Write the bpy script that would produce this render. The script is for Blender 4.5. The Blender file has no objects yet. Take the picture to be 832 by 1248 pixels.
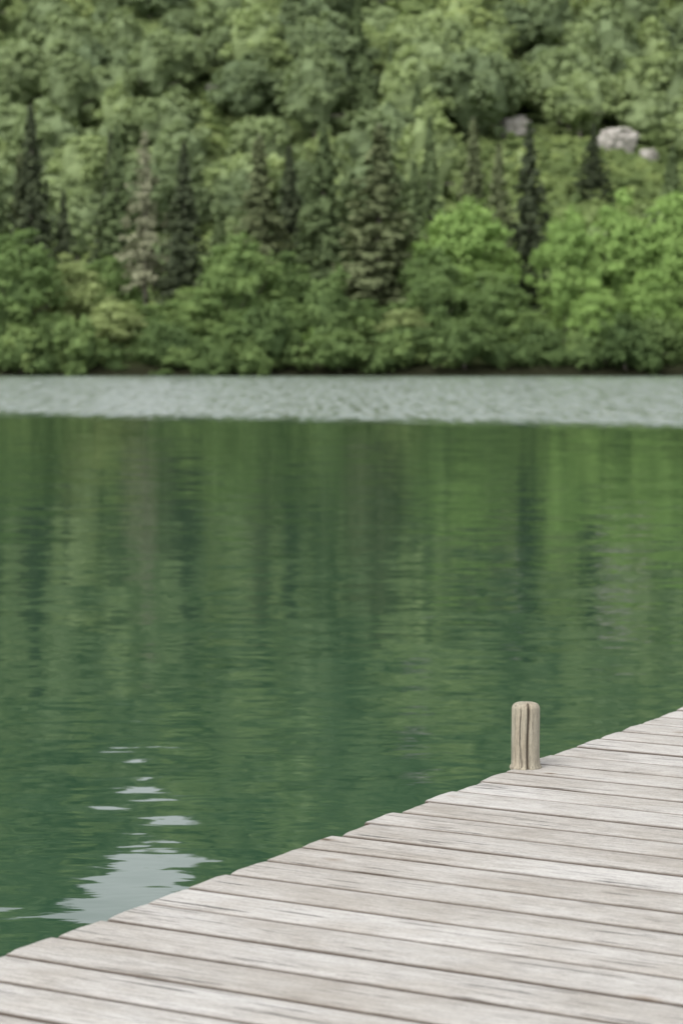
import bpy, math, random
import numpy as np
from mathutils import Vector, noise as mnoise

random.seed(7)
RNG = np.random.default_rng(11)
scene = bpy.context.scene
COL = scene.collection

# ------------------------------------------------------------------ helpers
def link(ob, parent=None):
    COL.objects.link(ob)
    if parent is not None:
        ob.parent = parent
    return ob

def new_mat(name):
    m = bpy.data.materials.new(name)
    m.use_nodes = True
    m.node_tree.nodes.clear()
    return m, m.node_tree

def N(nt, typ, **kw):
    n = nt.nodes.new(typ)
    for k, v in kw.items():
        if k == 'op':
            n.operation = v
        elif k.startswith('i_'):
            key = k[2:]
            key = int(key) if key.isdigit() else key.replace('_', ' ')
            n.inputs[key].default_value = v
        else:
            setattr(n, k, v)
    return n

def L(nt, a, b):
    nt.links.new(a, b)

def ramp(nt, fac, stops, interp='LINEAR'):
    r = nt.nodes.new('ShaderNodeValToRGB')
    r.color_ramp.interpolation = interp
    els = r.color_ramp.elements
    while len(els) < len(stops):
        els.new(0.5)
    for e, (p, c) in zip(els, stops):
        e.position = p
        e.color = (c[0], c[1], c[2], 1) if hasattr(c, '__len__') else (c, c, c, 1)
    nt.links.new(fac, r.inputs[0])
    return r.outputs[0]

def mixc(nt, fac, a, b, blend='MIX'):
    m = nt.nodes.new('ShaderNodeMix')
    m.data_type = 'RGBA'
    m.blend_type = blend
    for sock, v in ((m.inputs[0], fac), (m.inputs[6], a), (m.inputs[7], b)):
        if hasattr(v, 'is_linked') or hasattr(v, 'links'):
            nt.links.new(v, sock)
        elif hasattr(v, '__len__'):
            sock.default_value = (v[0], v[1], v[2], 1)
        else:
            sock.default_value = v
    return m.outputs[2]

def math_n(nt, op, a, b=None, clamp=False):
    m = nt.nodes.new('ShaderNodeMath')
    m.operation = op
    m.use_clamp = clamp
    for i, v in enumerate((a, b)):
        if v is None:
            continue
        if hasattr(v, 'links'):
            nt.links.new(v, m.inputs[i])
        else:
            m.inputs[i].default_value = v
    return m.outputs[0]

def make_mesh(name, verts, faces, mats, fmat=None, tint=None, smooth=False):
    me = bpy.data.meshes.new(name)
    verts = np.asarray(verts, dtype=np.float32)
    faces = np.asarray(faces, dtype=np.int32)
    k = faces.shape[1]
    me.vertices.add(len(verts))
    me.vertices.foreach_set('co', verts.ravel())
    me.loops.add(faces.size)
    me.loops.foreach_set('vertex_index', faces.ravel())
    me.polygons.add(len(faces))
    me.polygons.foreach_set('loop_start', np.arange(0, faces.size, k, dtype=np.int32))
    me.polygons.foreach_set('loop_total', np.full(len(faces), k, dtype=np.int32))
    if fmat is not None:
        me.polygons.foreach_set('material_index', np.asarray(fmat, dtype=np.int32))
    me.polygons.foreach_set('use_smooth', np.full(len(faces), bool(smooth)))
    for m in mats:
        me.materials.append(m)
    if tint is not None:
        at = me.attributes.new('tint', 'FLOAT', 'FACE')
        at.data.foreach_set('value', np.asarray(tint, dtype=np.float32))
    me.update(calc_edges=True)
    me.validate()
    return me

# ------------------------------------------------------------------ terrain height
HY = [-600, -120, -70, 138, 153, 155.3, 157, 200, 240, 280, 320, 360, 400, 440, 480, 540, 900]
HZ = [10, 3, -4, -4, -0.7, 0.0, 0.7, 4, 9.5, 20.5, 39, 61, 82, 102, 122, 140, 160]

def hz(x, y):
    x = np.asarray(x, dtype=float); y = np.asarray(y, dtype=float)
    ys = y + 0.5 * np.sin(x / 9.0) + 0.3 * np.sin(x / 3.7 + 1) - 0.0006 * x * x
    z = np.interp(ys, HY, HZ)
    w = np.clip((y - 165) / 90, 0, 1)
    z = z + w * (2.6 * np.sin(x / 21 + y / 40) + 1.6 * np.sin(x / 11 - y / 17 + 2) + 1.0 * np.sin(y / 9 + x / 30))
    az = x / np.maximum(y, 1)
    cap = y * (0.272 - 0.103 * np.exp(-((az + 0.088) / 0.039) ** 4))
    z = np.where(y > 300, np.minimum(z, cap), z)
    return z

# ------------------------------------------------------------------ materials
def leaf_mat(name, stops, transl=0.28, vary=0.55, bright=0.9):
    m, nt = new_mat(name)
    oi = N(nt, 'ShaderNodeObjectInfo')
    at = N(nt, 'ShaderNodeAttribute', attribute_name='tint')
    a = math_n(nt, 'MULTIPLY', oi.outputs['Random'], vary)
    b = math_n(nt, 'MULTIPLY', at.outputs['Fac'], 1.0 - vary)
    f = math_n(nt, 'ADD', a, b)
    col = ramp(nt, f, [(p, [q * bright for q in c]) for p, c in stops])
    d = N(nt, 'ShaderNodeBsdfDiffuse')
    t = N(nt, 'ShaderNodeBsdfTranslucent')
    L(nt, col, d.inputs[0])
    tc = mixc(nt, 1.0, col, (1.15, 1.2, 0.8), 'MULTIPLY')
    L(nt, tc, t.inputs[0])
    mx = N(nt, 'ShaderNodeMixShader', i_0=transl)
    L(nt, d.outputs[0], mx.inputs[1]); L(nt, t.outputs[0], mx.inputs[2])
    o = N(nt, 'ShaderNodeOutputMaterial')
    L(nt, mx.outputs[0], o.inputs[0])
    return m

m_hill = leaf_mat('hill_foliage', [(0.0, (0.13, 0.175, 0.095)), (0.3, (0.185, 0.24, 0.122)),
                                   (0.6, (0.24, 0.305, 0.145)), (0.85, (0.30, 0.375, 0.16)), (1.0, (0.40, 0.46, 0.17))], vary=0.72)  # greens lightened and greyed, distance haze painted into the leaf colour
m_bright = leaf_mat('bright_leaves', [(0.0, (0.14, 0.225, 0.07)), (0.5, (0.25, 0.375, 0.12)), (1.0, (0.34, 0.48, 0.165))], vary=0.25, transl=0.3)
m_mid = leaf_mat('green_leaves', [(0.0, (0.105, 0.16, 0.065)), (0.5, (0.175, 0.26, 0.095)), (1.0, (0.26, 0.355, 0.13))], vary=0.35)
m_pale = leaf_mat('pale_leaves', [(0.0, (0.20, 0.25, 0.105)), (0.5, (0.29, 0.355, 0.15)), (1.0, (0.38, 0.45, 0.205))], vary=0.3)
m_con_dark = leaf_mat('dark_needles', [(0.0, (0.040, 0.050, 0.032)), (0.5, (0.060, 0.075, 0.044)), (1.0, (0.09, 0.112, 0.058))], vary=0.2, transl=0.1)
m_con_mid = leaf_mat('green_needles', [(0.0, (0.075, 0.105, 0.052)), (0.5, (0.115, 0.155, 0.072)), (1.0, (0.165, 0.22, 0.10))], vary=0.2, transl=0.15)
m_con_brown = leaf_mat('olive_needles', [(0.0, (0.09, 0.108, 0.056)), (0.5, (0.13, 0.155, 0.079)), (1.0, (0.185, 0.21, 0.108))], vary=0.2, transl=0.12)
m_con_pale = leaf_mat('faded_needles', [(0.0, (0.16, 0.165, 0.11)), (0.5, (0.23, 0.24, 0.155)), (1.0, (0.30, 0.31, 0.20))], vary=0.2, transl=0.12)
m_shrub = leaf_mat('shrub_leaves', [(0.0, (0.13, 0.18, 0.075)), (0.4, (0.20, 0.265, 0.105)), (0.75, (0.28, 0.355, 0.14)), (1.0, (0.37, 0.44, 0.175))], vary=0.75)
m_margin = leaf_mat('margin_leaves', [(0.0, (0.07, 0.11, 0.045)), (0.5, (0.125, 0.185, 0.07)), (0.85, (0.19, 0.27, 0.10)), (1.0, (0.26, 0.33, 0.125))], vary=0.6)

def simple_noise_mat(name, scale, c1, c2, rough=0.9, bump=0.0, stretch=(1, 1, 1)):
    m, nt = new_mat(name)
    tc = N(nt, 'ShaderNodeTexCoord')
    mp = N(nt, 'ShaderNodeMapping'); mp.inputs['Scale'].default_value = stretch
    L(nt, tc.outputs['Object'], mp.inputs[0])
    n = N(nt, 'ShaderNodeTexNoise', i_Scale=scale, i_Detail=8.0, i_Roughness=0.65)
    L(nt, mp.outputs[0], n.inputs['Vector'])
    col = ramp(nt, n.outputs[0], [(0.3, c1), (0.7, c2)])
    b = N(nt, 'ShaderNodeBsdfPrincipled', i_Roughness=rough)
    L(nt, col, b.inputs['Base Color'])
    if bump:
        bp = N(nt, 'ShaderNodeBump', i_Strength=0.8, i_Distance=bump)
        L(nt, n.outputs[0], bp.inputs['Height']); L(nt, bp.outputs[0], b.inputs['Normal'])
    o = N(nt, 'ShaderNodeOutputMaterial'); L(nt, b.outputs[0], o.inputs[0])
    return m

m_bark = simple_noise_mat('bark', 3.0, (0.08, 0.07, 0.055), (0.20, 0.18, 0.15), stretch=(4, 4, 1))
m_rock = simple_noise_mat('limestone', 0.9, (0.17, 0.165, 0.14), (0.50, 0.47, 0.43), bump=0.4)

m_ground, nt = new_mat('hillside_ground')
tc = N(nt, 'ShaderNodeTexCoord')
n1 = N(nt, 'ShaderNodeTexNoise', i_Scale=0.10, i_Detail=6.0, i_Roughness=0.6); L(nt, tc.outputs['Object'], n1.inputs['Vector'])
n2 = N(nt, 'ShaderNodeTexNoise', i_Scale=0.9, i_Detail=8.0, i_Roughness=0.75); L(nt, tc.outputs['Object'], n2.inputs['Vector'])
c = ramp(nt, n1.outputs[0], [(0.3, (0.13, 0.18, 0.075)), (0.7, (0.22, 0.27, 0.115))])
c = mixc(nt, 1.0, c, ramp(nt, n2.outputs[0], [(0.35, (0.3, 0.36, 0.28)), (0.6, (1.05, 1.05, 1.0))]), 'MULTIPLY')
sp = N(nt, 'ShaderNodeSeparateXYZ'); L(nt, tc.outputs['Object'], sp.inputs[0])
mr = N(nt, 'ShaderNodeMapRange'); L(nt, sp.outputs[2], mr.inputs[0]); mr.inputs[1].default_value = 0.5; mr.inputs[2].default_value = 1.6
c = mixc(nt, mr.outputs[0], (0.03, 0.032, 0.018), c)
b = N(nt, 'ShaderNodeBsdfDiffuse'); L(nt, c, b.inputs[0])
bp = N(nt, 'ShaderNodeBump', i_Strength=1.0, i_Distance=0.8); L(nt, n2.outputs[0], bp.inputs['Height']); L(nt, bp.outputs[0], b.inputs['Normal'])
o = N(nt, 'ShaderNodeOutputMaterial'); L(nt, b.outputs[0], o.inputs[0])

# ------------------------------------------------------------------ leaf geometry
def leaf_quads(P, Nn, size, aspect=1.0, axis=None):
    n = len(P)
    Nn = Nn / (np.linalg.norm(Nn, axis=1, keepdims=True) + 1e-9)
    if axis is None:
        axis = RNG.normal(size=(n, 3))
    T = np.cross(Nn, axis); T /= (np.linalg.norm(T, axis=1, keepdims=True) + 1e-9)
    B = np.cross(Nn, T)
    s = (size * RNG.uniform(0.6, 1.3, n))[:, None]
    a = P + T * s * 0.5 * aspect * 0.8
    b = P + B * s * 0.5
    c = P - T * s * 0.5 * aspect
    d = P - B * s * 0.45
    V = np.stack([a, b, c, d], axis=1).reshape(-1, 3)
    F = np.arange(4 * n).reshape(-1, 4)
    return V, F

def tube(p0, p1, r0, r1, seg=7, steps=3, wob=0.0):
    p0 = np.array(p0, float); p1 = np.array(p1, float)
    d = p1 - p0; d /= np.linalg.norm(d) + 1e-9
    a = np.cross(d, [0.3, 0.9, 0.1]); a /= np.linalg.norm(a); b = np.cross(d, a)
    V = []
    for i in range(steps + 1):
        t = i / steps
        c = p0 + (p1 - p0) * t + (RNG.normal(size=3) * wob if 0 < i < steps else 0)
        r = r0 + (r1 - r0) * t
        for k in range(seg):
            an = 2 * math.pi * k / seg
            V.append(c + r * (math.cos(an) * a + math.sin(an) * b))
    F = []
    for i in range(steps):
        for k in range(seg):
            F.append([i * seg + k, i * seg + (k + 1) % seg, (i + 1) * seg + (k + 1) % seg, (i + 1) * seg + k])
    return np.array(V), np.array(F)

class Acc:
    def __init__(s):
        s.V = []; s.F = []; s.M = []; s.T = []; s.n = 0
    def add(s, V, F, mat, tint):
        s.V.append(V); s.F.append(F + s.n); s.n += len(V)
        s.M.append(np.full(len(F), mat)); s.T.append(np.broadcast_to(tint, (len(F),)).copy())
    def mesh(s, name, mats):
        return make_mesh(name, np.concatenate(s.V), np.concatenate(s.F), mats,
                         np.concatenate(s.M), np.concatenate(s.T))

def core(cx, cy, cz, rx, rz, nu=14, nv=9):
    V = []; F = []
    ph = RNG.uniform(0, 6.28, 3)
    for j in range(nv + 1):
        la = -math.pi / 2 + math.pi * j / nv
        for i in range(nu):
            lo = 2 * math.pi * i / nu
            k = 1 + 0.16 * math.sin(3 * lo + ph[0] + 2 * la) + 0.12 * math.sin(4 * la + 2 * lo + ph[1]) + RNG.normal() * 0.05
            V.append((cx + rx * k * math.cos(la) * math.cos(lo), cy + rx * k * math.cos(la) * math.sin(lo), cz + rz * k * math.sin(la)))
    for j in range(nv):
        for i in range(nu):
            F.append([j * nu + i, j * nu + (i + 1) % nu, (j + 1) * nu + (i + 1) % nu, (j + 1) * nu + i])
    return np.array(V), np.array(F)

def broadleaf(name, mats, H=10.0, R=3.5, base=0.12, nclump=46, nleaf=190, leaf=0.34, shape=1.0, inner=0.5, crs=1.0, soft=0.0, rmin=0.5, ctv=0.6):
    A = Acc()
    A.add(*tube((0, 0, -0.5), (0.1, 0.05, H * 0.5), 0.022 * H, 0.012 * H, steps=4, wob=0.05 * H / 10), 0, 0.5)
    z0 = H * base; cz = (z0 + H) / 2; hzv = (H - z0) / 2
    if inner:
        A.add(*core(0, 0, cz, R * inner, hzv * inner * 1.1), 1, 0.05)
    ph = RNG.uniform(0, 6.28, 3)
    for i in range(nclump):
        u = RNG.normal(size=3); u /= np.linalg.norm(u)
        if u[2] < -0.3 and RNG.random() < 0.3: u[2] *= -1
        rr = RNG.uniform(rmin, 0.97)
        wid = (1.0 - 0.25 * u[2] * shape)
        th = math.atan2(u[1], u[0])
        lump = 1 + 0.16 * math.sin(3 * th + ph[0]) + 0.12 * math.sin(2 * th + 4 * u[2] + ph[1])
        c = np.array([u[0] * R * wid * rr * lump, u[1] * R * wid * rr * lump, cz + u[2] * hzv * rr * (1 + 0.1 * math.sin(4 * th + ph[2]))])
        cr = RNG.uniform(0.15, 0.32) * R * crs * (0.8 if rr > 0.8 else 1.1)
        if i % 5 == 0:
            A.add(*tube((0, 0, H * RNG.uniform(0.2, 0.45)), c, 0.008 * H, 0.003 * H, seg=5, steps=2, wob=0.1), 0, 0.5)
        d = RNG.normal(size=(nleaf, 3)); d /= np.linalg.norm(d, axis=1, keepdims=True)
        d[:, 2] = np.where((d[:, 2] < 0) & (RNG.random(nleaf) < 0.5), -d[:, 2], d[:, 2])
        rad = cr * (RNG.uniform(0.45, 1.12, nleaf) + soft * np.abs(RNG.normal(size=nleaf)) * 0.5)
        rad *= 1 + 0.3 * np.sin(5 * d[:, 0] + i) * np.sin(5 * d[:, 2] + 2 * i)
        P = c + d * rad[:, None] * np.array([1.15, 1.15, 0.85])
        Nn = d + u * 0.35 + RNG.normal(size=(nleaf, 3)) * 0.65 + np.array([0, 0, 0.3])
        V, F = leaf_quads(P, Nn, leaf, 1.2)
        ct = 0.3 + RNG.uniform(-0.5, 0.5) * ctv
        A.add(V, F, 1, np.clip(ct + RNG.uniform(0, 0.4, nleaf), 0, 1))
    return A.mesh(name, mats)

def conifer(name, mats, H=16.0, R=2.5, base=0.06, dens=1.0, leaf=0.36, power=1.05, ragged=0.25):
    A = Acc()
    A.add(*tube((0, 0, -0.5), (0.0, 0.0, H * 0.995), 0.013 * H, 0.02, steps=6, wob=0.03), 0, 0.5)
    z = H * base
    while z < H * 0.99:
        f = (z - H * base) / (H * (1 - base))
        Lr = R * ((1 - f) ** power) * (0.6 + 0.4 * min(1, f / 0.12 + 0.4)) * 1.12 + 0.10
        nb = int((6 + 3 * (1 - f)) * max(0.6, dens))
        ph = RNG.uniform(0, 6.28)
        for k in range(nb):
            if RNG.random() > 0.94 * min(1, dens + 0.2): continue
            an = ph + 2 * math.pi * k / nb + RNG.normal() * 0.25
            ln = Lr * RNG.uniform(1 - ragged * 1.6, 1 + ragged * 0.6)
            dr = np.array([math.cos(an), math.sin(an), 0])
            side = np.array([-dr[1], dr[0], 0])
            m = max(9, int(36 * dens * (0.3 + ln / R)))
            t = RNG.uniform(0.05, 1, m) ** 0.8
            droop = -0.28 * ln * t ** 1.3 + 0.10 * ln * t ** 3
            w = 0.30 * ln * (1 - t * 0.75) * 0.9 + 0.07
            P = (np.array([0, 0, z + RNG.normal() * 0.1]) + dr * (t * ln)[:, None]
                 + side * (RNG.uniform(-1, 1, m) * w)[:, None])
            P[:, 2] += droop - 0.20 * np.abs(RNG.normal(size=m)) + 0.05
            Nn = np.array([0, 0, 0.35]) + dr * 0.75 + RNG.normal(size=(m, 3)) * 0.5
            V, F = leaf_quads(P, Nn, leaf * (0.75 + 0.25 * (1 - f)), 1.25)
            A.add(V, F, 1, np.clip(RNG.uniform(0.2, 0.5) + RNG.uniform(-0.15, 0.3, m) + 0.15 * t, 0, 1))
        z += RNG.uniform(0.30, 0.45) * (H / 16) * (1.0 if dens > 0.75 else 1.5)
    return A.mesh(name, mats)

# ------------------------------------------------------------------ scatter with geometry nodes
def scatter(name, pts, rotz, scl, idx, protos):
    me = bpy.data.meshes.new(name)
    me.from_pydata([tuple(p) for p in pts], [], [])
    n = len(pts)
    rot = np.zeros((n, 3), dtype=np.float32); rot[:, 2] = rotz
    rot[:, 0] = RNG.normal(size=n) * 0.06; rot[:, 1] = RNG.normal(size=n) * 0.06
    a = me.attributes.new('rot', 'FLOAT_VECTOR', 'POINT'); a.data.foreach_set('vector', rot.ravel())
    a = me.attributes.new('scl', 'FLOAT_VECTOR', 'POINT'); a.data.foreach_set('vector', np.asarray(scl, dtype=np.float32).ravel())
    a = me.attributes.new('pid', 'INT', 'POINT'); a.data.foreach_set('value', np.asarray(idx, dtype=np.int32))
    ob = link(bpy.data.objects.new(name, me))
    c = bpy.data.collections.new(name + '_kinds')
    for i, p in enumerate(protos):
        c.objects.link(bpy.data.objects.new('%s_kind_%02d' % (name, i), p))
    ng = bpy.data.node_groups.new(name + '_scatter', 'GeometryNodeTree')
    ng.interface.new_socket('Geometry', in_out='INPUT', socket_type='NodeSocketGeometry')
    ng.interface.new_socket('Geometry', in_out='OUTPUT', socket_type='NodeSocketGeometry')
    gi = ng.nodes.new('NodeGroupInput'); go = ng.nodes.new('NodeGroupOutput')
    iop = ng.nodes.new('GeometryNodeInstanceOnPoints')
    ci = ng.nodes.new('GeometryNodeCollectionInfo')
    ci.inputs['Collection'].default_value = c
    ci.inputs['Separate Children'].default_value = True
    ci.inputs['Reset Children'].default_value = True
    def na(nm, ty):
        q = ng.nodes.new('GeometryNodeInputNamedAttribute'); q.data_type = ty
        q.inputs['Name'].default_value = nm
        return [o for o in q.outputs if o.enabled and o.name == 'Attribute'][0]
    ng.links.new(gi.outputs[0], iop.inputs['Points'])
    ng.links.new(ci.outputs[0], iop.inputs['Instance'])
    iop.inputs['Pick Instance'].default_value = True
    ng.links.new(na('pid', 'INT'), iop.inputs['Instance Index'])
    ng.links.new(na('rot', 'FLOAT_VECTOR'), iop.inputs['Rotation'])
    ng.links.new(na('scl', 'FLOAT_VECTOR'), iop.inputs['Scale'])
    ng.links.new(iop.outputs[0], go.inputs[0])
    md = ob.modifiers.new('scatter', 'NODES'); md.node_group = ng
    return ob

# ------------------------------------------------------------------ ground sheet
xs = np.concatenate([np.linspace(-900, -160, 30), np.linspace(-150, 150, 121), np.linspace(160, 900, 30)])
ysg = np.concatenate([np.linspace(-600, 120, 25), np.linspace(130, 300, 150), np.linspace(303, 560, 80), np.linspace(580, 900, 12)])
X, Y = np.meshgrid(xs, ysg)
Z = hz(X, Y)
V = np.stack([X, Y, Z], -1).reshape(-1, 3)
nx, ny = len(xs), len(ysg)
ii = np.arange(nx * ny).reshape(ny, nx)
F = np.stack([ii[:-1, :-1], ii[:-1, 1:], ii[1:, 1:], ii[1:, :-1]], -1).reshape(-1, 4)
link(bpy.data.objects.new('ground_hillside', make_mesh('ground_hillside', V, F, [m_ground], smooth=True)))

# ------------------------------------------------------------------ rocks
rocks = [(22.0, 294, 2.0, 1.35), (34.0, 286, 2.3, 1.7), (37.4, 282, 1.4, 0.9), (-17.0, 306, 1.0, 0.5), (10.3, 343, 4.0, 1.8)]
def rock_mesh(seed, sx, sz):
    import bmesh
    bm = bmesh.new()
    bmesh.ops.create_icosphere(bm, subdivisions=5, radius=1)
    for v in bm.verts:
        p = v.co.copy()
        # squared-off, stepped limestone face
        pp = Vector([math.copysign(abs(t) ** 0.7, t) for t in p])
        q = Vector((round(p.x * 2.3 + 0.3 * p.y), round(p.y * 2), round(p.z * 3.2)))
        d = 0.16 * mnoise.noise(p * 1.3 + Vector((seed * 7, 0, 0))) + 0.22 * mnoise.noise(q * 0.9 + Vector((seed, 3, 0))) \
            + 0.10 * mnoise.noise(p * 5 + Vector((0, seed, 0)))
        v.co = pp * (1 + d * 1.4)
        v.co.x *= sx; v.co.y *= sx * 0.7; v.co.z *= sz
    me = bpy.data.meshes.new('rock_outcrop')
    bm.to_mesh(me); bm.free()
    me.materials.append(m_rock)
    return me
for i, (rx, ry, sx, sz) in enumerate(rocks):
    ob = link(bpy.data.objects.new('rock_outcrop', rock_mesh(i + 1, sx, sz)))
    ob.location = (rx, ry, float(hz(rx, ry)) + sz * 0.55)
    ob.rotation_euler = (0.1, 0.15 * (i % 3 - 1), 0.5 * i)

def near_rock(x, y, m=3.4):
    for rx, ry, sx, sz in rocks:
        mm = m if sx > 1.5 else m - 1.6
        if abs(x / y - rx / ry) * ry < sx * 0.7 + mm and ry - 21 < y < ry + 2.5:
            return True
    return False

# ------------------------------------------------------------------ hillside forest
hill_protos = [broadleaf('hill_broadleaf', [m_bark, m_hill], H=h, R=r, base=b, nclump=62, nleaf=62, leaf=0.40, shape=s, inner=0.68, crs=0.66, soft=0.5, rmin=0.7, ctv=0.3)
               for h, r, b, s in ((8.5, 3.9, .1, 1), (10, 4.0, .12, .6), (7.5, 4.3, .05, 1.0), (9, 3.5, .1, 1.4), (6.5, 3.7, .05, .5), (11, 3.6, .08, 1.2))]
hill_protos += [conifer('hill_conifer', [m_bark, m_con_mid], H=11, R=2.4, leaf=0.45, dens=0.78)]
pts = []; scl = []; idx = []; rz = []
sp = 6.7
for y0 in np.arange(192, 540, sp):
    for x0 in np.arange(-150, 150, sp):
        x = x0 + random.uniform(-2.9, 2.9); y = y0 + random.uniform(-2.9, 2.9)
        if near_rock(x, y): continue
        if abs(x) > 0.26 * y + 20: continue
        dn = mnoise.noise(Vector((x / 22, y / 22, 0.0)))
        meadow = (235 < y < 283 and x > 12 + 6 * dn) or (205 < y < 266 and -42 < x < -5) or (y < 255)
        if meadow and random.random() < 0.78: continue
        s = random.uniform(0.7, 1.3) * (1 + 0.3 * dn)
        if meadow: s *= 0.6
        k = 6 if random.random() < 0.05 else random.randrange(6)
        pts.append((x, y, float(hz(x, y)) - 0.4)); scl.append((s * random.uniform(.9, 1.15), s * random.uniform(.9, 1.15), s * random.uniform(.85, 1.15)))
        idx.append(k); rz.append(random.uniform(0, 6.28))
scatter('hillside_forest', pts, rz, scl, idx, hill_protos)

# ------------------------------------------------------------------ shrubs
shapes = ((2.4, 1.6), (1.8, 1.5), (3.2, 1.7), (2.0, 2.0))
shrub_protos = [broadleaf('shrub', [m_bark, m_shrub], H=h, R=r, base=0.0, nclump=18, nleaf=56, leaf=0.27, shape=.8, inner=0.6, crs=.9, soft=.5, ctv=.4) for h, r in shapes]
margin_protos = [broadleaf('margin_shrub', [m_bark, m_margin], H=h, R=r, base=0.0, nclump=26, nleaf=60, leaf=0.20, shape=.8, inner=0.55, crs=.75, soft=.9, ctv=.6) for h, r in shapes]
pts = []; scl = []; idx = []; rz = []
for i in range(330):
    x = random.uniform(-110, 110); y = 155.6 + random.uniform(-0.6, 1) + abs(random.gauss(0, 3.0)) + 0.0006 * x * x
    s = random.choice((random.uniform(0.3, 0.8), random.uniform(0.6, 1.4)))
    pts.append((x, y, float(hz(x, y)) - 0.3)); scl.append((s * random.uniform(.9, 1.4), s, s * random.uniform(.6, 1.6))); idx.append(random.randrange(4)); rz.append(random.uniform(0, 6.3))
scatter('shoreline_shrubs', pts, rz, scl, idx, margin_protos)
pts = []; scl = []; idx = []; rz = []
for i in range(2700):
    y = random.uniform(166, 296); x = random.uniform(-70, 70)
    if abs(x) > 0.22 * y + 10: continue
    if near_rock(x, y): continue
    elif y > 290: continue
    else: s = random.uniform(0.3, 1.0)
    pts.append((x, y, float(hz(x, y)) - 0.3)); scl.append((s, s, s * random.uniform(.7, 1.1))); idx.append(random.randrange(4)); rz.append(random.uniform(0, 6.3))
for (rx, ry, sx, sz) in rocks:
    for i in range(110):
        y = random.uniform(ry - 22, ry + 3); x = rx / ry * y + random.uniform(-1, 1) * (sx * 0.7 + 4.5)
        if abs(x - rx) < sx * 1.1 and abs(y - ry) < 2.6: continue
        s = random.uniform(0.3, 0.62) * (0.9 if y > ry - 6 else 1.1)
        pts.append((x, y, float(hz(x, y)) - 0.25)); scl.append((s * 1.2, s * 1.2, s * .8)); idx.append(random.randrange(4)); rz.append(random.uniform(0, 6.3))
scatter('hillside_shrubs', pts, rz, scl, idx, shrub_protos)

# ------------------------------------------------------------------ shore trees
BL = {}
for key, m in (('bright', m_bright), ('mid', m_mid), ('pale', m_pale)):
    BL[key] = [broadleaf('broadleaf_' + key, [m_bark, m], H=10, R=3.2, base=b, nclump=105, nleaf=125, leaf=0.22, shape=s, inner=0.46, crs=0.68, soft=0.8, ctv=.7)
               for b, s in ((0.04, 1.0), (0.02, 1.5), (0.03, 0.6))]
CN = {}
for key, m in (('dark', m_con_dark), ('mid', m_con_mid), ('brown', m_con_brown)):
    CN[key] = [conifer('spruce_' + key, [m_bark, m], H=16, R=2.6, dens=1.0, leaf=0.33, ragged=r)
               for r in (0.22, 0.35)]
CN['sparse'] = [conifer('pine_sparse', [m_bark, m_con_pale], H=16, R=2.4, base=0.34, dens=0.76, leaf=0.30, power=0.85, ragged=0.5)]

def put(kind, me, x, y, top, r, nomR, nomH):
    z = float(hz(x, y)) - 0.2
    H = max(2.0, top - z)
    ob = link(bpy.data.objects.new(kind, me))
    ob.location = (x, y, z)
    s = r / nomR
    ob.scale = (s, s, H / nomH)
    ob.rotation_euler = (0, 0, random.uniform(0, 6.28))

broad = [(-22.9, 162, 10.3, 3.5, 'mid'), (-19.3, 166, 8.4, 3.0, 'pale'), (-16, 162.5, 5.3, 2.8, 'pale'), (-17.9, 176, 9.0, 2.8, 'mid'),
         (-7.4, 165, 10.2, 3.2, 'mid'), (-10.2, 163, 6.2, 2.5, 'mid'), (-4.0, 170, 9.0, 2.8, 'mid'), (-0.9, 160, 4.1, 2.0, 'bright'),
         (4.25, 161, 4.8, 2.4, 'pale'), (8.6, 167, 13.0, 4.0, 'bright'), (6.6, 163, 9.1, 2.8, 'mid'), (10.6, 162, 7.3, 2.6, 'mid'),
         (15.9, 164, 12.2, 2.4, 'bright'), (19.8, 166, 12.9, 3.1, 'bright'), (23.4, 165, 13.2, 3.0, 'bright'), (26.9, 165, 12.7, 3.3, 'mid'),
         (-26.8, 165, 11.5, 3.6, 'mid'), (-13.4, 164, 5.0, 2.2, 'mid'), (1.5, 162, 5.4, 2.3, 'mid'), (17.8, 161, 6.5, 2.1, 'bright'), (21.5, 161, 7.5, 2.4, 'bright'),
         (-3.6, 161, 5.4, 2.2, 'mid'), (-7.0, 161, 4.6, 2.0, 'mid'), (13.2, 160, 4.4, 1.8, 'mid')]
for i, (x, y, top, r, k) in enumerate(broad):
    put('broadleaf_tree', BL[k][i % 3], x, y, top, r, 3.2, 10)
con = [(-23.5, 176, 20.4, 3.1, 'dark'), (-21.1, 176, 13.9, 2.0, 'dark'), (-17.4, 180, 19.3, 2.8, 'mid'), (-14.3, 169, 17.8, 2.4, 'sparse'),
       (-11.4, 168, 16.8, 2.9, 'dark'), (-6.1, 172, 17.8, 3.9, 'brown'), (-1.3, 171, 18.2, 3.7, 'mid'), (2.7, 166, 18.0, 5.0, 'brown'),
       (0.8, 172, 15.0, 3.6, 'mid'), (10.4, 184, 20.3, 3.0, 'brown'), (12.3, 182, 18.0, 2.7, 'brown'), (13.8, 171, 18.6, 3.1, 'dark'),
       (23.9, 168, 16.6, 3.0, 'mid'), (28.4, 262, 27.5, 2.5, 'dark'), (-9.2, 175, 12.8, 2.4, 'mid'), (7.2, 190, 20.8, 2.9, 'mid'),
       (-28.0, 186, 18.5, 3.0, 'mid'), (5.6, 180, 16.4, 3.1, 'mid'), (-4.0, 178, 17.5, 2.8, 'dark'), (-26.0, 188, 17.8, 2.7, 'brown'),
       (-19.6, 198, 20.5, 2.7, 'dark')]
for i, (x, y, top, r, k) in enumerate(con):
    put('spruce_tree' if k != 'sparse' else 'pine_tree', CN[k][i % len(CN[k])], x, y, top, r, 2.5, 16)
pts = []; scl = []; idx = []; rz = []
wood = BL['mid'] + BL['bright'] + CN['mid'] + CN['dark']
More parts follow.
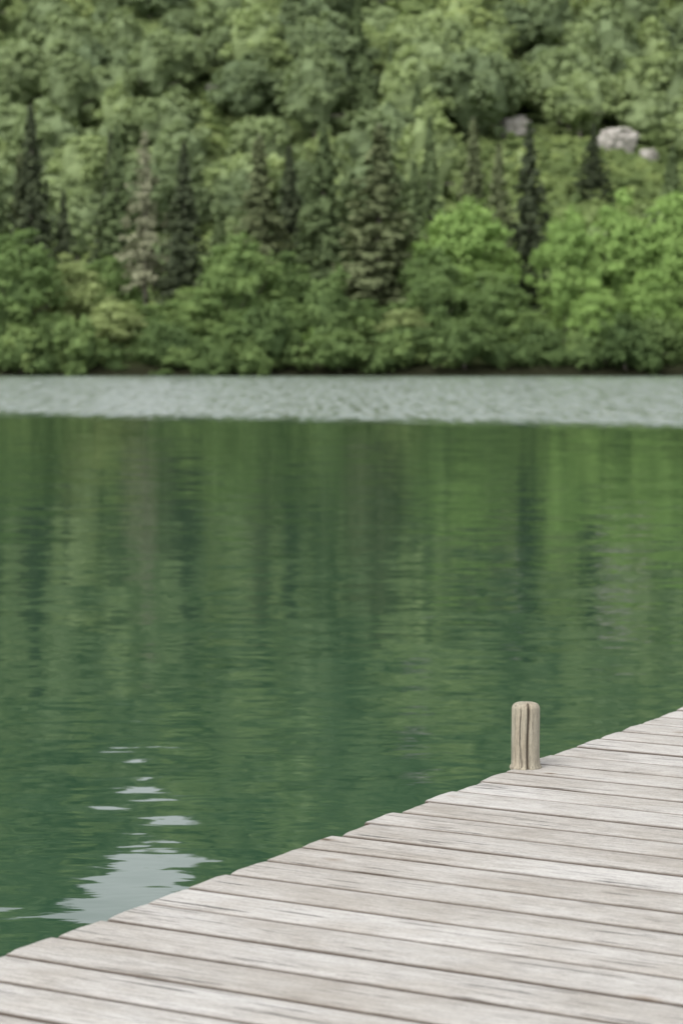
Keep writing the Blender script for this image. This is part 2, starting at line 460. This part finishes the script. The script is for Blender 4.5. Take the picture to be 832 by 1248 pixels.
for i in range(130):
    s_ = random.choice((-1, 1)); x = s_ * random.uniform(30, 105); y = random.uniform(161, 190) + 0.0006 * x * x
    s = random.uniform(0.7, 1.15)
    pts.append((x, y, float(hz(x, y)) - .3)); scl.append((s, s, s)); idx.append(random.choice((0, 1, 2, 3, 4, 5, 6, 7, 8, 9))); rz.append(random.uniform(0, 6.3))
scatter('shore_wood', pts, rz, scl, idx, wood)

# ------------------------------------------------------------------ lake water
m_w, nt = new_mat('lake_water')
geo = N(nt, 'ShaderNodeNewGeometry')
sep = N(nt, 'ShaderNodeSeparateXYZ'); L(nt, geo.outputs['Position'], sep.inputs[0])
def wave(scale, stretch, detail=2.0, rough=0.5, dist=0.0):
    mp = N(nt, 'ShaderNodeMapping'); mp.inputs['Scale'].default_value = stretch
    L(nt, geo.outputs['Position'], mp.inputs[0])
    n = N(nt, 'ShaderNodeTexNoise', i_Scale=scale, i_Detail=detail, i_Roughness=rough, i_Distortion=dist)
    L(nt, mp.outputs[0], n.inputs['Vector'])
    v = N(nt, 'ShaderNodeVectorMath', op='SUBTRACT'); L(nt, n.outputs['Color'], v.inputs[0]); v.inputs[1].default_value = (0.5, 0.5, 0.5)
    return v.outputs[0]
def vscale(v, s):
    n = N(nt, 'ShaderNodeVectorMath', op='SCALE'); L(nt, v, n.inputs[0])
    if hasattr(s, 'links'): L(nt, s, n.inputs['Scale'])
    else: n.inputs['Scale'].default_value = s
    return n.outputs[0]
def vadd(a, b):
    n = N(nt, 'ShaderNodeVectorMath', op='ADD'); L(nt, a, n.inputs[0])
    if hasattr(b, 'links'): L(nt, b, n.inputs[1])
    else: n.inputs[1].default_value = b
    return n.outputs[0]
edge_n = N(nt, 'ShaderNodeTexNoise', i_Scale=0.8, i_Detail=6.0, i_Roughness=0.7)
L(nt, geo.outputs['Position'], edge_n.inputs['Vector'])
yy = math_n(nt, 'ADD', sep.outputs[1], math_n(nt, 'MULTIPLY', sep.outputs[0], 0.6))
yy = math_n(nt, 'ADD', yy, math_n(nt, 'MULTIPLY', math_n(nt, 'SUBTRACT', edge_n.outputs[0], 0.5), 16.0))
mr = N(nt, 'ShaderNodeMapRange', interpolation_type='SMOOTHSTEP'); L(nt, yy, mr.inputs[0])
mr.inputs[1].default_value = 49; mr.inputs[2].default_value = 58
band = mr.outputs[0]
pn = N(nt, 'ShaderNodeTexNoise', i_Scale=0.16, i_Detail=3.0)
mpp = N(nt, 'ShaderNodeMapping'); mpp.inputs['Scale'].default_value = (1, 0.6, 1); L(nt, geo.outputs['Position'], mpp.inputs[0]); L(nt, mpp.outputs[0], pn.inputs['Vector'])
patch = ramp(nt, pn.outputs[0], [(0.35, 0.4), (0.65, 1.0)])
big = vscale(wave(0.9, (0.8, 1.6, 1), 2), 0.04)
med = vscale(wave(3.2, (0.6, 1.5, 1), 1.5, 0.5, 0.3), 0.064)
fine = vscale(vscale(wave(9.0, (0.5, 1.6, 1), 2.5, 0.55, 0.4), 0.10), patch)
# wind-driven wavelets: steeper faces turned down-wind (toward -Y), in cat's-paws
g = vadd(vscale(wave(6.0, (0.7, 1.4, 1), 2, 0.6), 0.7), (0.0, -0.17, 0.0))
g = vadd(g, vscale(wave(2.6, (1.8, 0.10, 1), 3, 0.7), 0.7))
gust = vscale(g, band)
s = N(nt, 'ShaderNodeVectorMath', op='MULTIPLY')
L(nt, vadd(vadd(vadd(big, med), fine), gust), s.inputs[0]); s.inputs[1].default_value = (0.5, 1.0, 0.0)
a = N(nt, 'ShaderNodeVectorMath', op='ADD'); L(nt, s.outputs[0], a.inputs[0]); a.inputs[1].default_value = (0, 0, 1)
nm = N(nt, 'ShaderNodeVectorMath', op='NORMALIZE'); L(nt, a.outputs[0], nm.inputs[0])
wb = N(nt, 'ShaderNodeBsdfPrincipled', i_Roughness=0.03, i_IOR=1.40)
sheen_n = N(nt, 'ShaderNodeTexNoise', i_Scale=3.0, i_Detail=4.0, i_Roughness=0.75)
sheen_mp = N(nt, 'ShaderNodeMapping'); sheen_mp.inputs['Scale'].default_value = (1.6, 0.10, 1); L(nt, geo.outputs['Position'], sheen_mp.inputs[0]); L(nt, sheen_mp.outputs[0], sheen_n.inputs['Vector'])
band_sheen = math_n(nt, 'MULTIPLY', band, ramp(nt, sheen_n.outputs[0], [(0.35, 0.35), (0.62, 1.0)]))
wc = mixc(nt, band_sheen, (0.020, 0.052, 0.029), (0.145, 0.172, 0.14))  # sky sheen of the wind band painted in as a lighter base colour
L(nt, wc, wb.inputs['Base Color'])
L(nt, nm.outputs[0], wb.inputs['Normal'])
o = N(nt, 'ShaderNodeOutputMaterial'); L(nt, wb.outputs[0], o.inputs[0])
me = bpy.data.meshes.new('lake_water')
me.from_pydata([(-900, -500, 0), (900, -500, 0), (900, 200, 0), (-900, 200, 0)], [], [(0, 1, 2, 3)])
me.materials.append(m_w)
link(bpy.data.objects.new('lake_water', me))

# ------------------------------------------------------------------ wood materials
def wood_mat(name, warm=0.0, vertical=False, k=1.0):
    m, nt = new_mat(name)
    tc = N(nt, 'ShaderNodeTexCoord')
    at = N(nt, 'ShaderNodeAttribute', attribute_name='plank_rand')
    ed = N(nt, 'ShaderNodeAttribute', attribute_name='edge_wear')
    off = N(nt, 'ShaderNodeCombineXYZ')
    L(nt, math_n(nt, 'MULTIPLY', at.outputs['Fac'], 37.0), off.inputs[0])
    L(nt, math_n(nt, 'MULTIPLY', at.outputs['Fac'], 11.0), off.inputs[2])
    ad = N(nt, 'ShaderNodeVectorMath', op='ADD'); L(nt, tc.outputs['Object'], ad.inputs[0]); L(nt, off.outputs[0], ad.inputs[1])
    def nz(st, sc, det=6.0, ro=0.6, dist=0.0):
        mp = N(nt, 'ShaderNodeMapping')
        mp.inputs['Scale'].default_value = (st[1], st[1], st[0]) if vertical else (st[0], st[1], st[1])
        L(nt, ad.outputs[0], mp.inputs[0])
        n = N(nt, 'ShaderNodeTexNoise', i_Scale=sc, i_Detail=det, i_Roughness=ro, i_Distortion=dist)
        L(nt, mp.outputs[0], n.inputs['Vector'])
        return n.outputs[0]
    g1 = nz((1.0, 12), 2.0, 8, 0.7, 0.4)
    g2 = nz((7.0, 90), 2.2, 6, 0.75)
    g3 = nz((2.4, 55), 1.3, 4, 0.6, 0.3)
    st = nz((1, 1.5), 2.6, 7, 0.65)
    gr = nz((1, 1.3), 120, 4, 0.7)
    c = ramp(nt, g1, [(0.28, (0.322 + .03 * warm, 0.308 - .01 * warm, 0.285 - .065 * warm)), (0.5, (0.385, 0.374 - .015 * warm, 0.354 - .075 * warm)), (0.75, (0.44, 0.432 - .025 * warm, 0.416 - .10 * warm))])
    fib = ramp(nt, g2, [(0.32, 0.52), (0.5, 0.97), (0.75, 1.16)])
    c = mixc(nt, 1.0, c, fib, 'MULTIPLY')
    crack = ramp(nt, g3, [(0.335, 0.32), (0.375, 1.0)])
    c = mixc(nt, 1.0, c, crack, 'MULTIPLY')
    c = mixc(nt, 1.0, c, ramp(nt, gr, [(0.3, 0.82), (0.6, 1.05)]), 'MULTIPLY')
    c = mixc(nt, 1.0, c, ramp(nt, st, [(0.3, (0.77, 0.74, 0.70)), (0.6, (1.0, 1.0, 1.0))]), 'MULTIPLY')
    if not vertical:
        mpv = N(nt, 'ShaderNodeMapping'); mpv.inputs['Scale'].default_value = (1.0, 2.2, 2.2); L(nt, ad.outputs[0], mpv.inputs[0])
        wv = N(nt, 'ShaderNodeTexNoise', i_Scale=14.0, i_Detail=2.0); L(nt, ad.outputs[0], wv.inputs['Vector'])
        mv = N(nt, 'ShaderNodeVectorMath', op='MULTIPLY_ADD'); L(nt, wv.outputs['Color'], mv.inputs[0]); mv.inputs[1].default_value = (.05, .05, .05); L(nt, mpv.outputs[0], mv.inputs[2])
        vo = N(nt, 'ShaderNodeTexVoronoi', i_Scale=2.4); L(nt, mv.outputs[0], vo.inputs['Vector'])
        c = mixc(nt, 1.0, c, ramp(nt, vo.outputs['Distance'], [(0.028, (0.30, 0.23, 0.17)), (0.05, (0.78, .73, .68)), (0.095, (1, 1, 1))]), 'MULTIPLY')
    tone = ramp(nt, at.outputs['Fac'], [(0.0, (0.90, 0.885, 0.865)), (0.5, (0.975, 0.97, 0.965)), (1.0, (1.05, 1.05, 1.05))])
    c = mixc(nt, 1.0, c, tone, 'MULTIPLY')
    if k != 1.0: c = mixc(nt, 1.0, c, (k, k, k), 'MULTIPLY')
    c = mixc(nt, ed.outputs['Fac'], c, (0.045, 0.03, 0.02))
    b = N(nt, 'ShaderNodeBsdfPrincipled', i_Roughness=0.8)
    b.inputs['Specular IOR Level'].default_value = 0.2
    L(nt, c, b.inputs['Base Color'])
    h = math_n(nt, 'ADD', math_n(nt, 'MULTIPLY', g2, 0.6), math_n(nt, 'MULTIPLY', crack, 0.5))
    bp = N(nt, 'ShaderNodeBump', i_Strength=0.9, i_Distance=0.003); L(nt, h, bp.inputs['Height']); L(nt, bp.outputs[0], b.inputs['Normal'])
    o = N(nt, 'ShaderNodeOutputMaterial'); L(nt, b.outputs[0], o.inputs[0])
    return m
m_plank = wood_mat('weathered_plank')
m_post = wood_mat('weathered_post', warm=0.9, vertical=True, k=0.9)
m_beam = simple_noise_mat('dark_timber', 4.0, (0.04, 0.032, 0.025), (0.10, 0.08, 0.06), stretch=(1, 8, 8))

# ------------------------------------------------------------------ dock
dock = link(bpy.data.objects.new('wooden_dock', None))
DO = Vector((-0.6241, 4.1436, 0.45)); ANG = math.atan2(-0.4950, 0.8689)
dock.location = DO; dock.rotation_euler = (0, 0, ANG)
PITCH = 0.1515; GAP = 0.0115; TH = 0.034; LEN = 4.2
V = []; F = []; PR = []; EW = []
nseg = 70
for i in range(-46, 63):
    y0 = 0.02 + i * PITCH + random.gauss(0, 0.0014)
    w = PITCH - GAP + random.gauss(0, 0.0018)
    x0 = random.gauss(0, 0.006); x1 = LEN + random.gauss(0, 0.01)
    pr = random.random(); dz = random.gauss(0, 0.0005); tilt = random.gauss(0, 0.003)
    cup = random.uniform(0.0, 0.0022); sk = random.gauss(0, 0.0007)
    b = 0.0038
    cs = [(0, -TH, 1.0), (0, -b * 2.4, 1.0), (0.0004, -b * 1.3, .95), (b * 0.45, -b * 0.5, .6), (b * 1.2, -b * 0.12, 0.15), (b * 2.6, 0, 0.0), (w * 0.25, cup * .7, 0), (w * 0.5, cup, 0), (w * 0.75, cup * .7, 0),
          (w - b * 2.6, 0, 0.0), (w - b * 1.2, -b * .12, 0.15), (w - b * 0.45, -b * 0.5, .6), (w - .0004, -b * 1.3, .95), (w, -b * 2.4, 1.0), (w, -TH, 1.0)]
    m = len(cs); base = len(V)
    stations = [0, 0.002, 0.006] + list(np.linspace(0.03, LEN - 0.03, nseg)) + [LEN - 0.006, LEN - 0.002, LEN]
    for si, t in enumerate(stations):
        x = x0 + (x1 - x0) * t / LEN
        drop = {0: 0.004, 1: 0.0015}.get(min(si, len(stations) - 1 - si), 0.0)
        for (yy_, zz, e) in cs:
            nn = mnoise.noise(Vector((x * 3, i * 3.1, 1.0 if yy_ < w / 2 else 9.0)))
            n2 = mnoise.noise(Vector((x * 14, i * 3.1, 4.0 if yy_ < w / 2 else 12.0)))
            ey = (0.0018 * nn + 0.0014 * n2) if (yy_ < w * .2 or yy_ > w * .8) else 0
            zt = zz - (drop if zz > -TH * 0.9 else 0)
            ex = 0.005 * mnoise.noise(Vector((yy_ * 40, i * 7.7, 0))) if si < 3 else 0
            V.append((x + ex, y0 + yy_ + ey + sk * (x - LEN / 2), zt + dz + tilt * (yy_ - w / 2) + 0.0006 * mnoise.noise(Vector((x * .9, i * 5.3, 0)))))
            PR.append(pr); EW.append(max(e, 0.3 if si == 0 else 0.0))
    ns = len(stations)
    for a_ in range(ns - 1):
        for c_ in range(m):
            c2 = (c_ + 1) % m
            F.append((base + a_ * m + c_, base + (a_ + 1) * m + c_, base + (a_ + 1) * m + c2, base + a_ * m + c2))
    F.append(tuple(base + k for k in range(m)))
    F.append(tuple(base + (ns - 1) * m + k for k in reversed(range(m))))
me = bpy.data.meshes.new('planks'); me.from_pydata(V, [], F)
at = me.attributes.new('plank_rand', 'FLOAT', 'POINT'); at.data.foreach_set('value', PR)
at = me.attributes.new('edge_wear', 'FLOAT', 'POINT'); at.data.foreach_set('value', EW)
me.materials.append(m_plank)
for p in me.polygons: p.use_smooth = len(p.vertices) == 4
link(bpy.data.objects.new('planks', me), dock)

def box(name, x0, x1, y0, y1, z0, z1, mat, parent):
    import bmesh
    bm = bmesh.new(); bmesh.ops.create_cube(bm, size=1)
    for v in bm.verts:
        v.co = Vector(((x0 + x1) / 2 + v.co.x * (x1 - x0), (y0 + y1) / 2 + v.co.y * (y1 - y0), (z0 + z1) / 2 + v.co.z * (z1 - z0)))
    bmesh.ops.bevel(bm, geom=list(bm.edges), offset=0.006, segments=2, affect='EDGES')
    me = bpy.data.meshes.new(name); bm.to_mesh(me); bm.free(); me.materials.append(mat)
    return link(bpy.data.objects.new(name, me), parent)
for j, jx in enumerate((0.14, 1.4, 2.8, 4.06)):
    box('joist_%d' % (j + 1), jx - 0.04, jx + 0.04, -6.96, 9.55, -0.20, -TH - 0.006, m_beam, dock)
for j, (px_, py_) in enumerate([(a, b) for a in (0.26, 3.94) for b in (-6.5, -3.5, -0.5, 2.9, 5.6, 8.4)]):
    Vv, Ff = tube((px_, py_, -4.6), (px_, py_, -0.205), 0.075, 0.07, seg=16, steps=3)
    link(bpy.data.objects.new('pile_%d' % (j + 1), make_mesh('pile', Vv, Ff, [m_beam], smooth=True)), dock)

# ------------------------------------------------------------------ mooring post
def post_mesh():
    seg = 72; R = 0.0375; H = 0.174
    prof = [(-1.6, 1.0), (-0.3, 1.0), (-0.01, 1.0), (0.0, 1.14), (0.004, 1.12), (0.009, 1.02), (0.03, 1.0)]
    prof += [(0.03 + (H - 0.016 - 0.03) * t, 1.0) for t in np.linspace(0.08, 1, 16)]
    rc = 0.016
    for t in np.linspace(12, 90, 8):
        prof.append((H - rc + rc * math.sin(math.radians(t)), 1 - (rc / R) * (1 - math.cos(math.radians(t)))))
    prof += [(H + 0.0006, .35), (H + 0.001, .12)]
    V = []; F = []; PRr = []; EWw = []
    ga = math.radians(-84)
    for (z, k) in prof:
        for s_ in range(seg):
            an = 2 * math.pi * s_ / seg
            d = (an - ga + math.pi) % (2 * math.pi) - math.pi + 0.04 * math.sin(z * 30)
            g = math.exp(-(d / 0.085) ** 2)
            fade = min(1, max(0, (k - 0.2) / 0.5))
            foot = (k > 1.01) * 0.10 * mnoise.noise(Vector((math.cos(an) * 4, math.sin(an) * 4, 0)))
            r = R * k * (1 + foot + 0.03 * mnoise.noise(Vector((math.cos(an) * 1.5, math.sin(an) * 1.5, z * 6))) - 0.32 * g * fade)
            d2 = (an - (ga - 1.05) + math.pi) % (2 * math.pi) - math.pi
            r *= 1 - 0.03 * math.exp(-(d2 / 0.05) ** 2)
            V.append((r * math.cos(an), r * math.sin(an), z)); PRr.append(0.45); EWw.append(min(1, 0.85 * g * fade + 0.08))
    m = len(prof)
    for i in range(m - 1):
        for s_ in range(seg):
            F.append((i * seg + s_, i * seg + (s_ + 1) % seg, (i + 1) * seg + (s_ + 1) % seg, (i + 1) * seg + s_))
    F.append(tuple((m - 1) * seg + k for k in range(seg)))
    me = bpy.data.meshes.new('mooring_post'); me.from_pydata(V, [], F)
    at = me.attributes.new('plank_rand', 'FLOAT', 'POINT'); at.data.foreach_set('value', PRr)
    at = me.attributes.new('edge_wear', 'FLOAT', 'POINT'); at.data.foreach_set('value', EWw)
    me.materials.append(m_post)
    for p in me.polygons: p.use_smooth = True
    return me
post = link(bpy.data.objects.new('mooring_post', post_mesh()))
post.location = (0.4848 + 0.004, 6.0656 - 0.004, 0.45)

# ------------------------------------------------------------------ light
SUN_EL, SUN_AZ = 52, 215
w = bpy.data.worlds.new('World'); scene.world = w; w.use_nodes = True
nt = w.node_tree; nt.nodes.clear()
sky = N(nt, 'ShaderNodeTexSky', sky_type='NISHITA', sun_disc=False)
sky.sun_elevation = math.radians(SUN_EL); sky.sun_rotation = math.radians(SUN_AZ)
sky.air_density = 1.0; sky.dust_density = 4.0; sky.ozone_density = 1.0
hs = N(nt, 'ShaderNodeHueSaturation', i_Saturation=0.15, i_Value=2.2); L(nt, sky.outputs[0], hs.inputs['Color'])
bg = N(nt, 'ShaderNodeBackground', i_Strength=0.15); L(nt, hs.outputs[0], bg.inputs[0])
o = N(nt, 'ShaderNodeOutputWorld'); L(nt, bg.outputs[0], o.inputs[0])
sl = bpy.data.lights.new('sun', 'SUN'); sl.energy = 1.1; sl.angle = math.radians(20); sl.color = (1.0, 0.95, 0.87)
so = link(bpy.data.objects.new('sun', sl))
az = math.radians(SUN_AZ); el = math.radians(SUN_EL)
dvec = Vector((math.sin(az) * math.cos(el), math.cos(az) * math.cos(el), math.sin(el)))
so.rotation_euler = dvec.to_track_quat('Z', 'Y').to_euler()

# ------------------------------------------------------------------ camera
cam = bpy.data.cameras.new('camera')
cam.sensor_fit = 'VERTICAL'; cam.sensor_height = 36; cam.sensor_width = 24; cam.lens = 36 * 2806 / 1248
cam.clip_start = 0.05; cam.clip_end = 3000
cam.dof.use_dof = True; cam.dof.focus_distance = 5.9; cam.dof.aperture_fstop = 5.2
co = link(bpy.data.objects.new('camera', cam))
co.location = (0, 0, 1.55); co.rotation_euler = (math.radians(90 - 3.955), 0, 0)
scene.camera = co
scene.view_settings.view_transform = 'Standard'; scene.view_settings.look = 'None'; scene.view_settings.exposure = 0
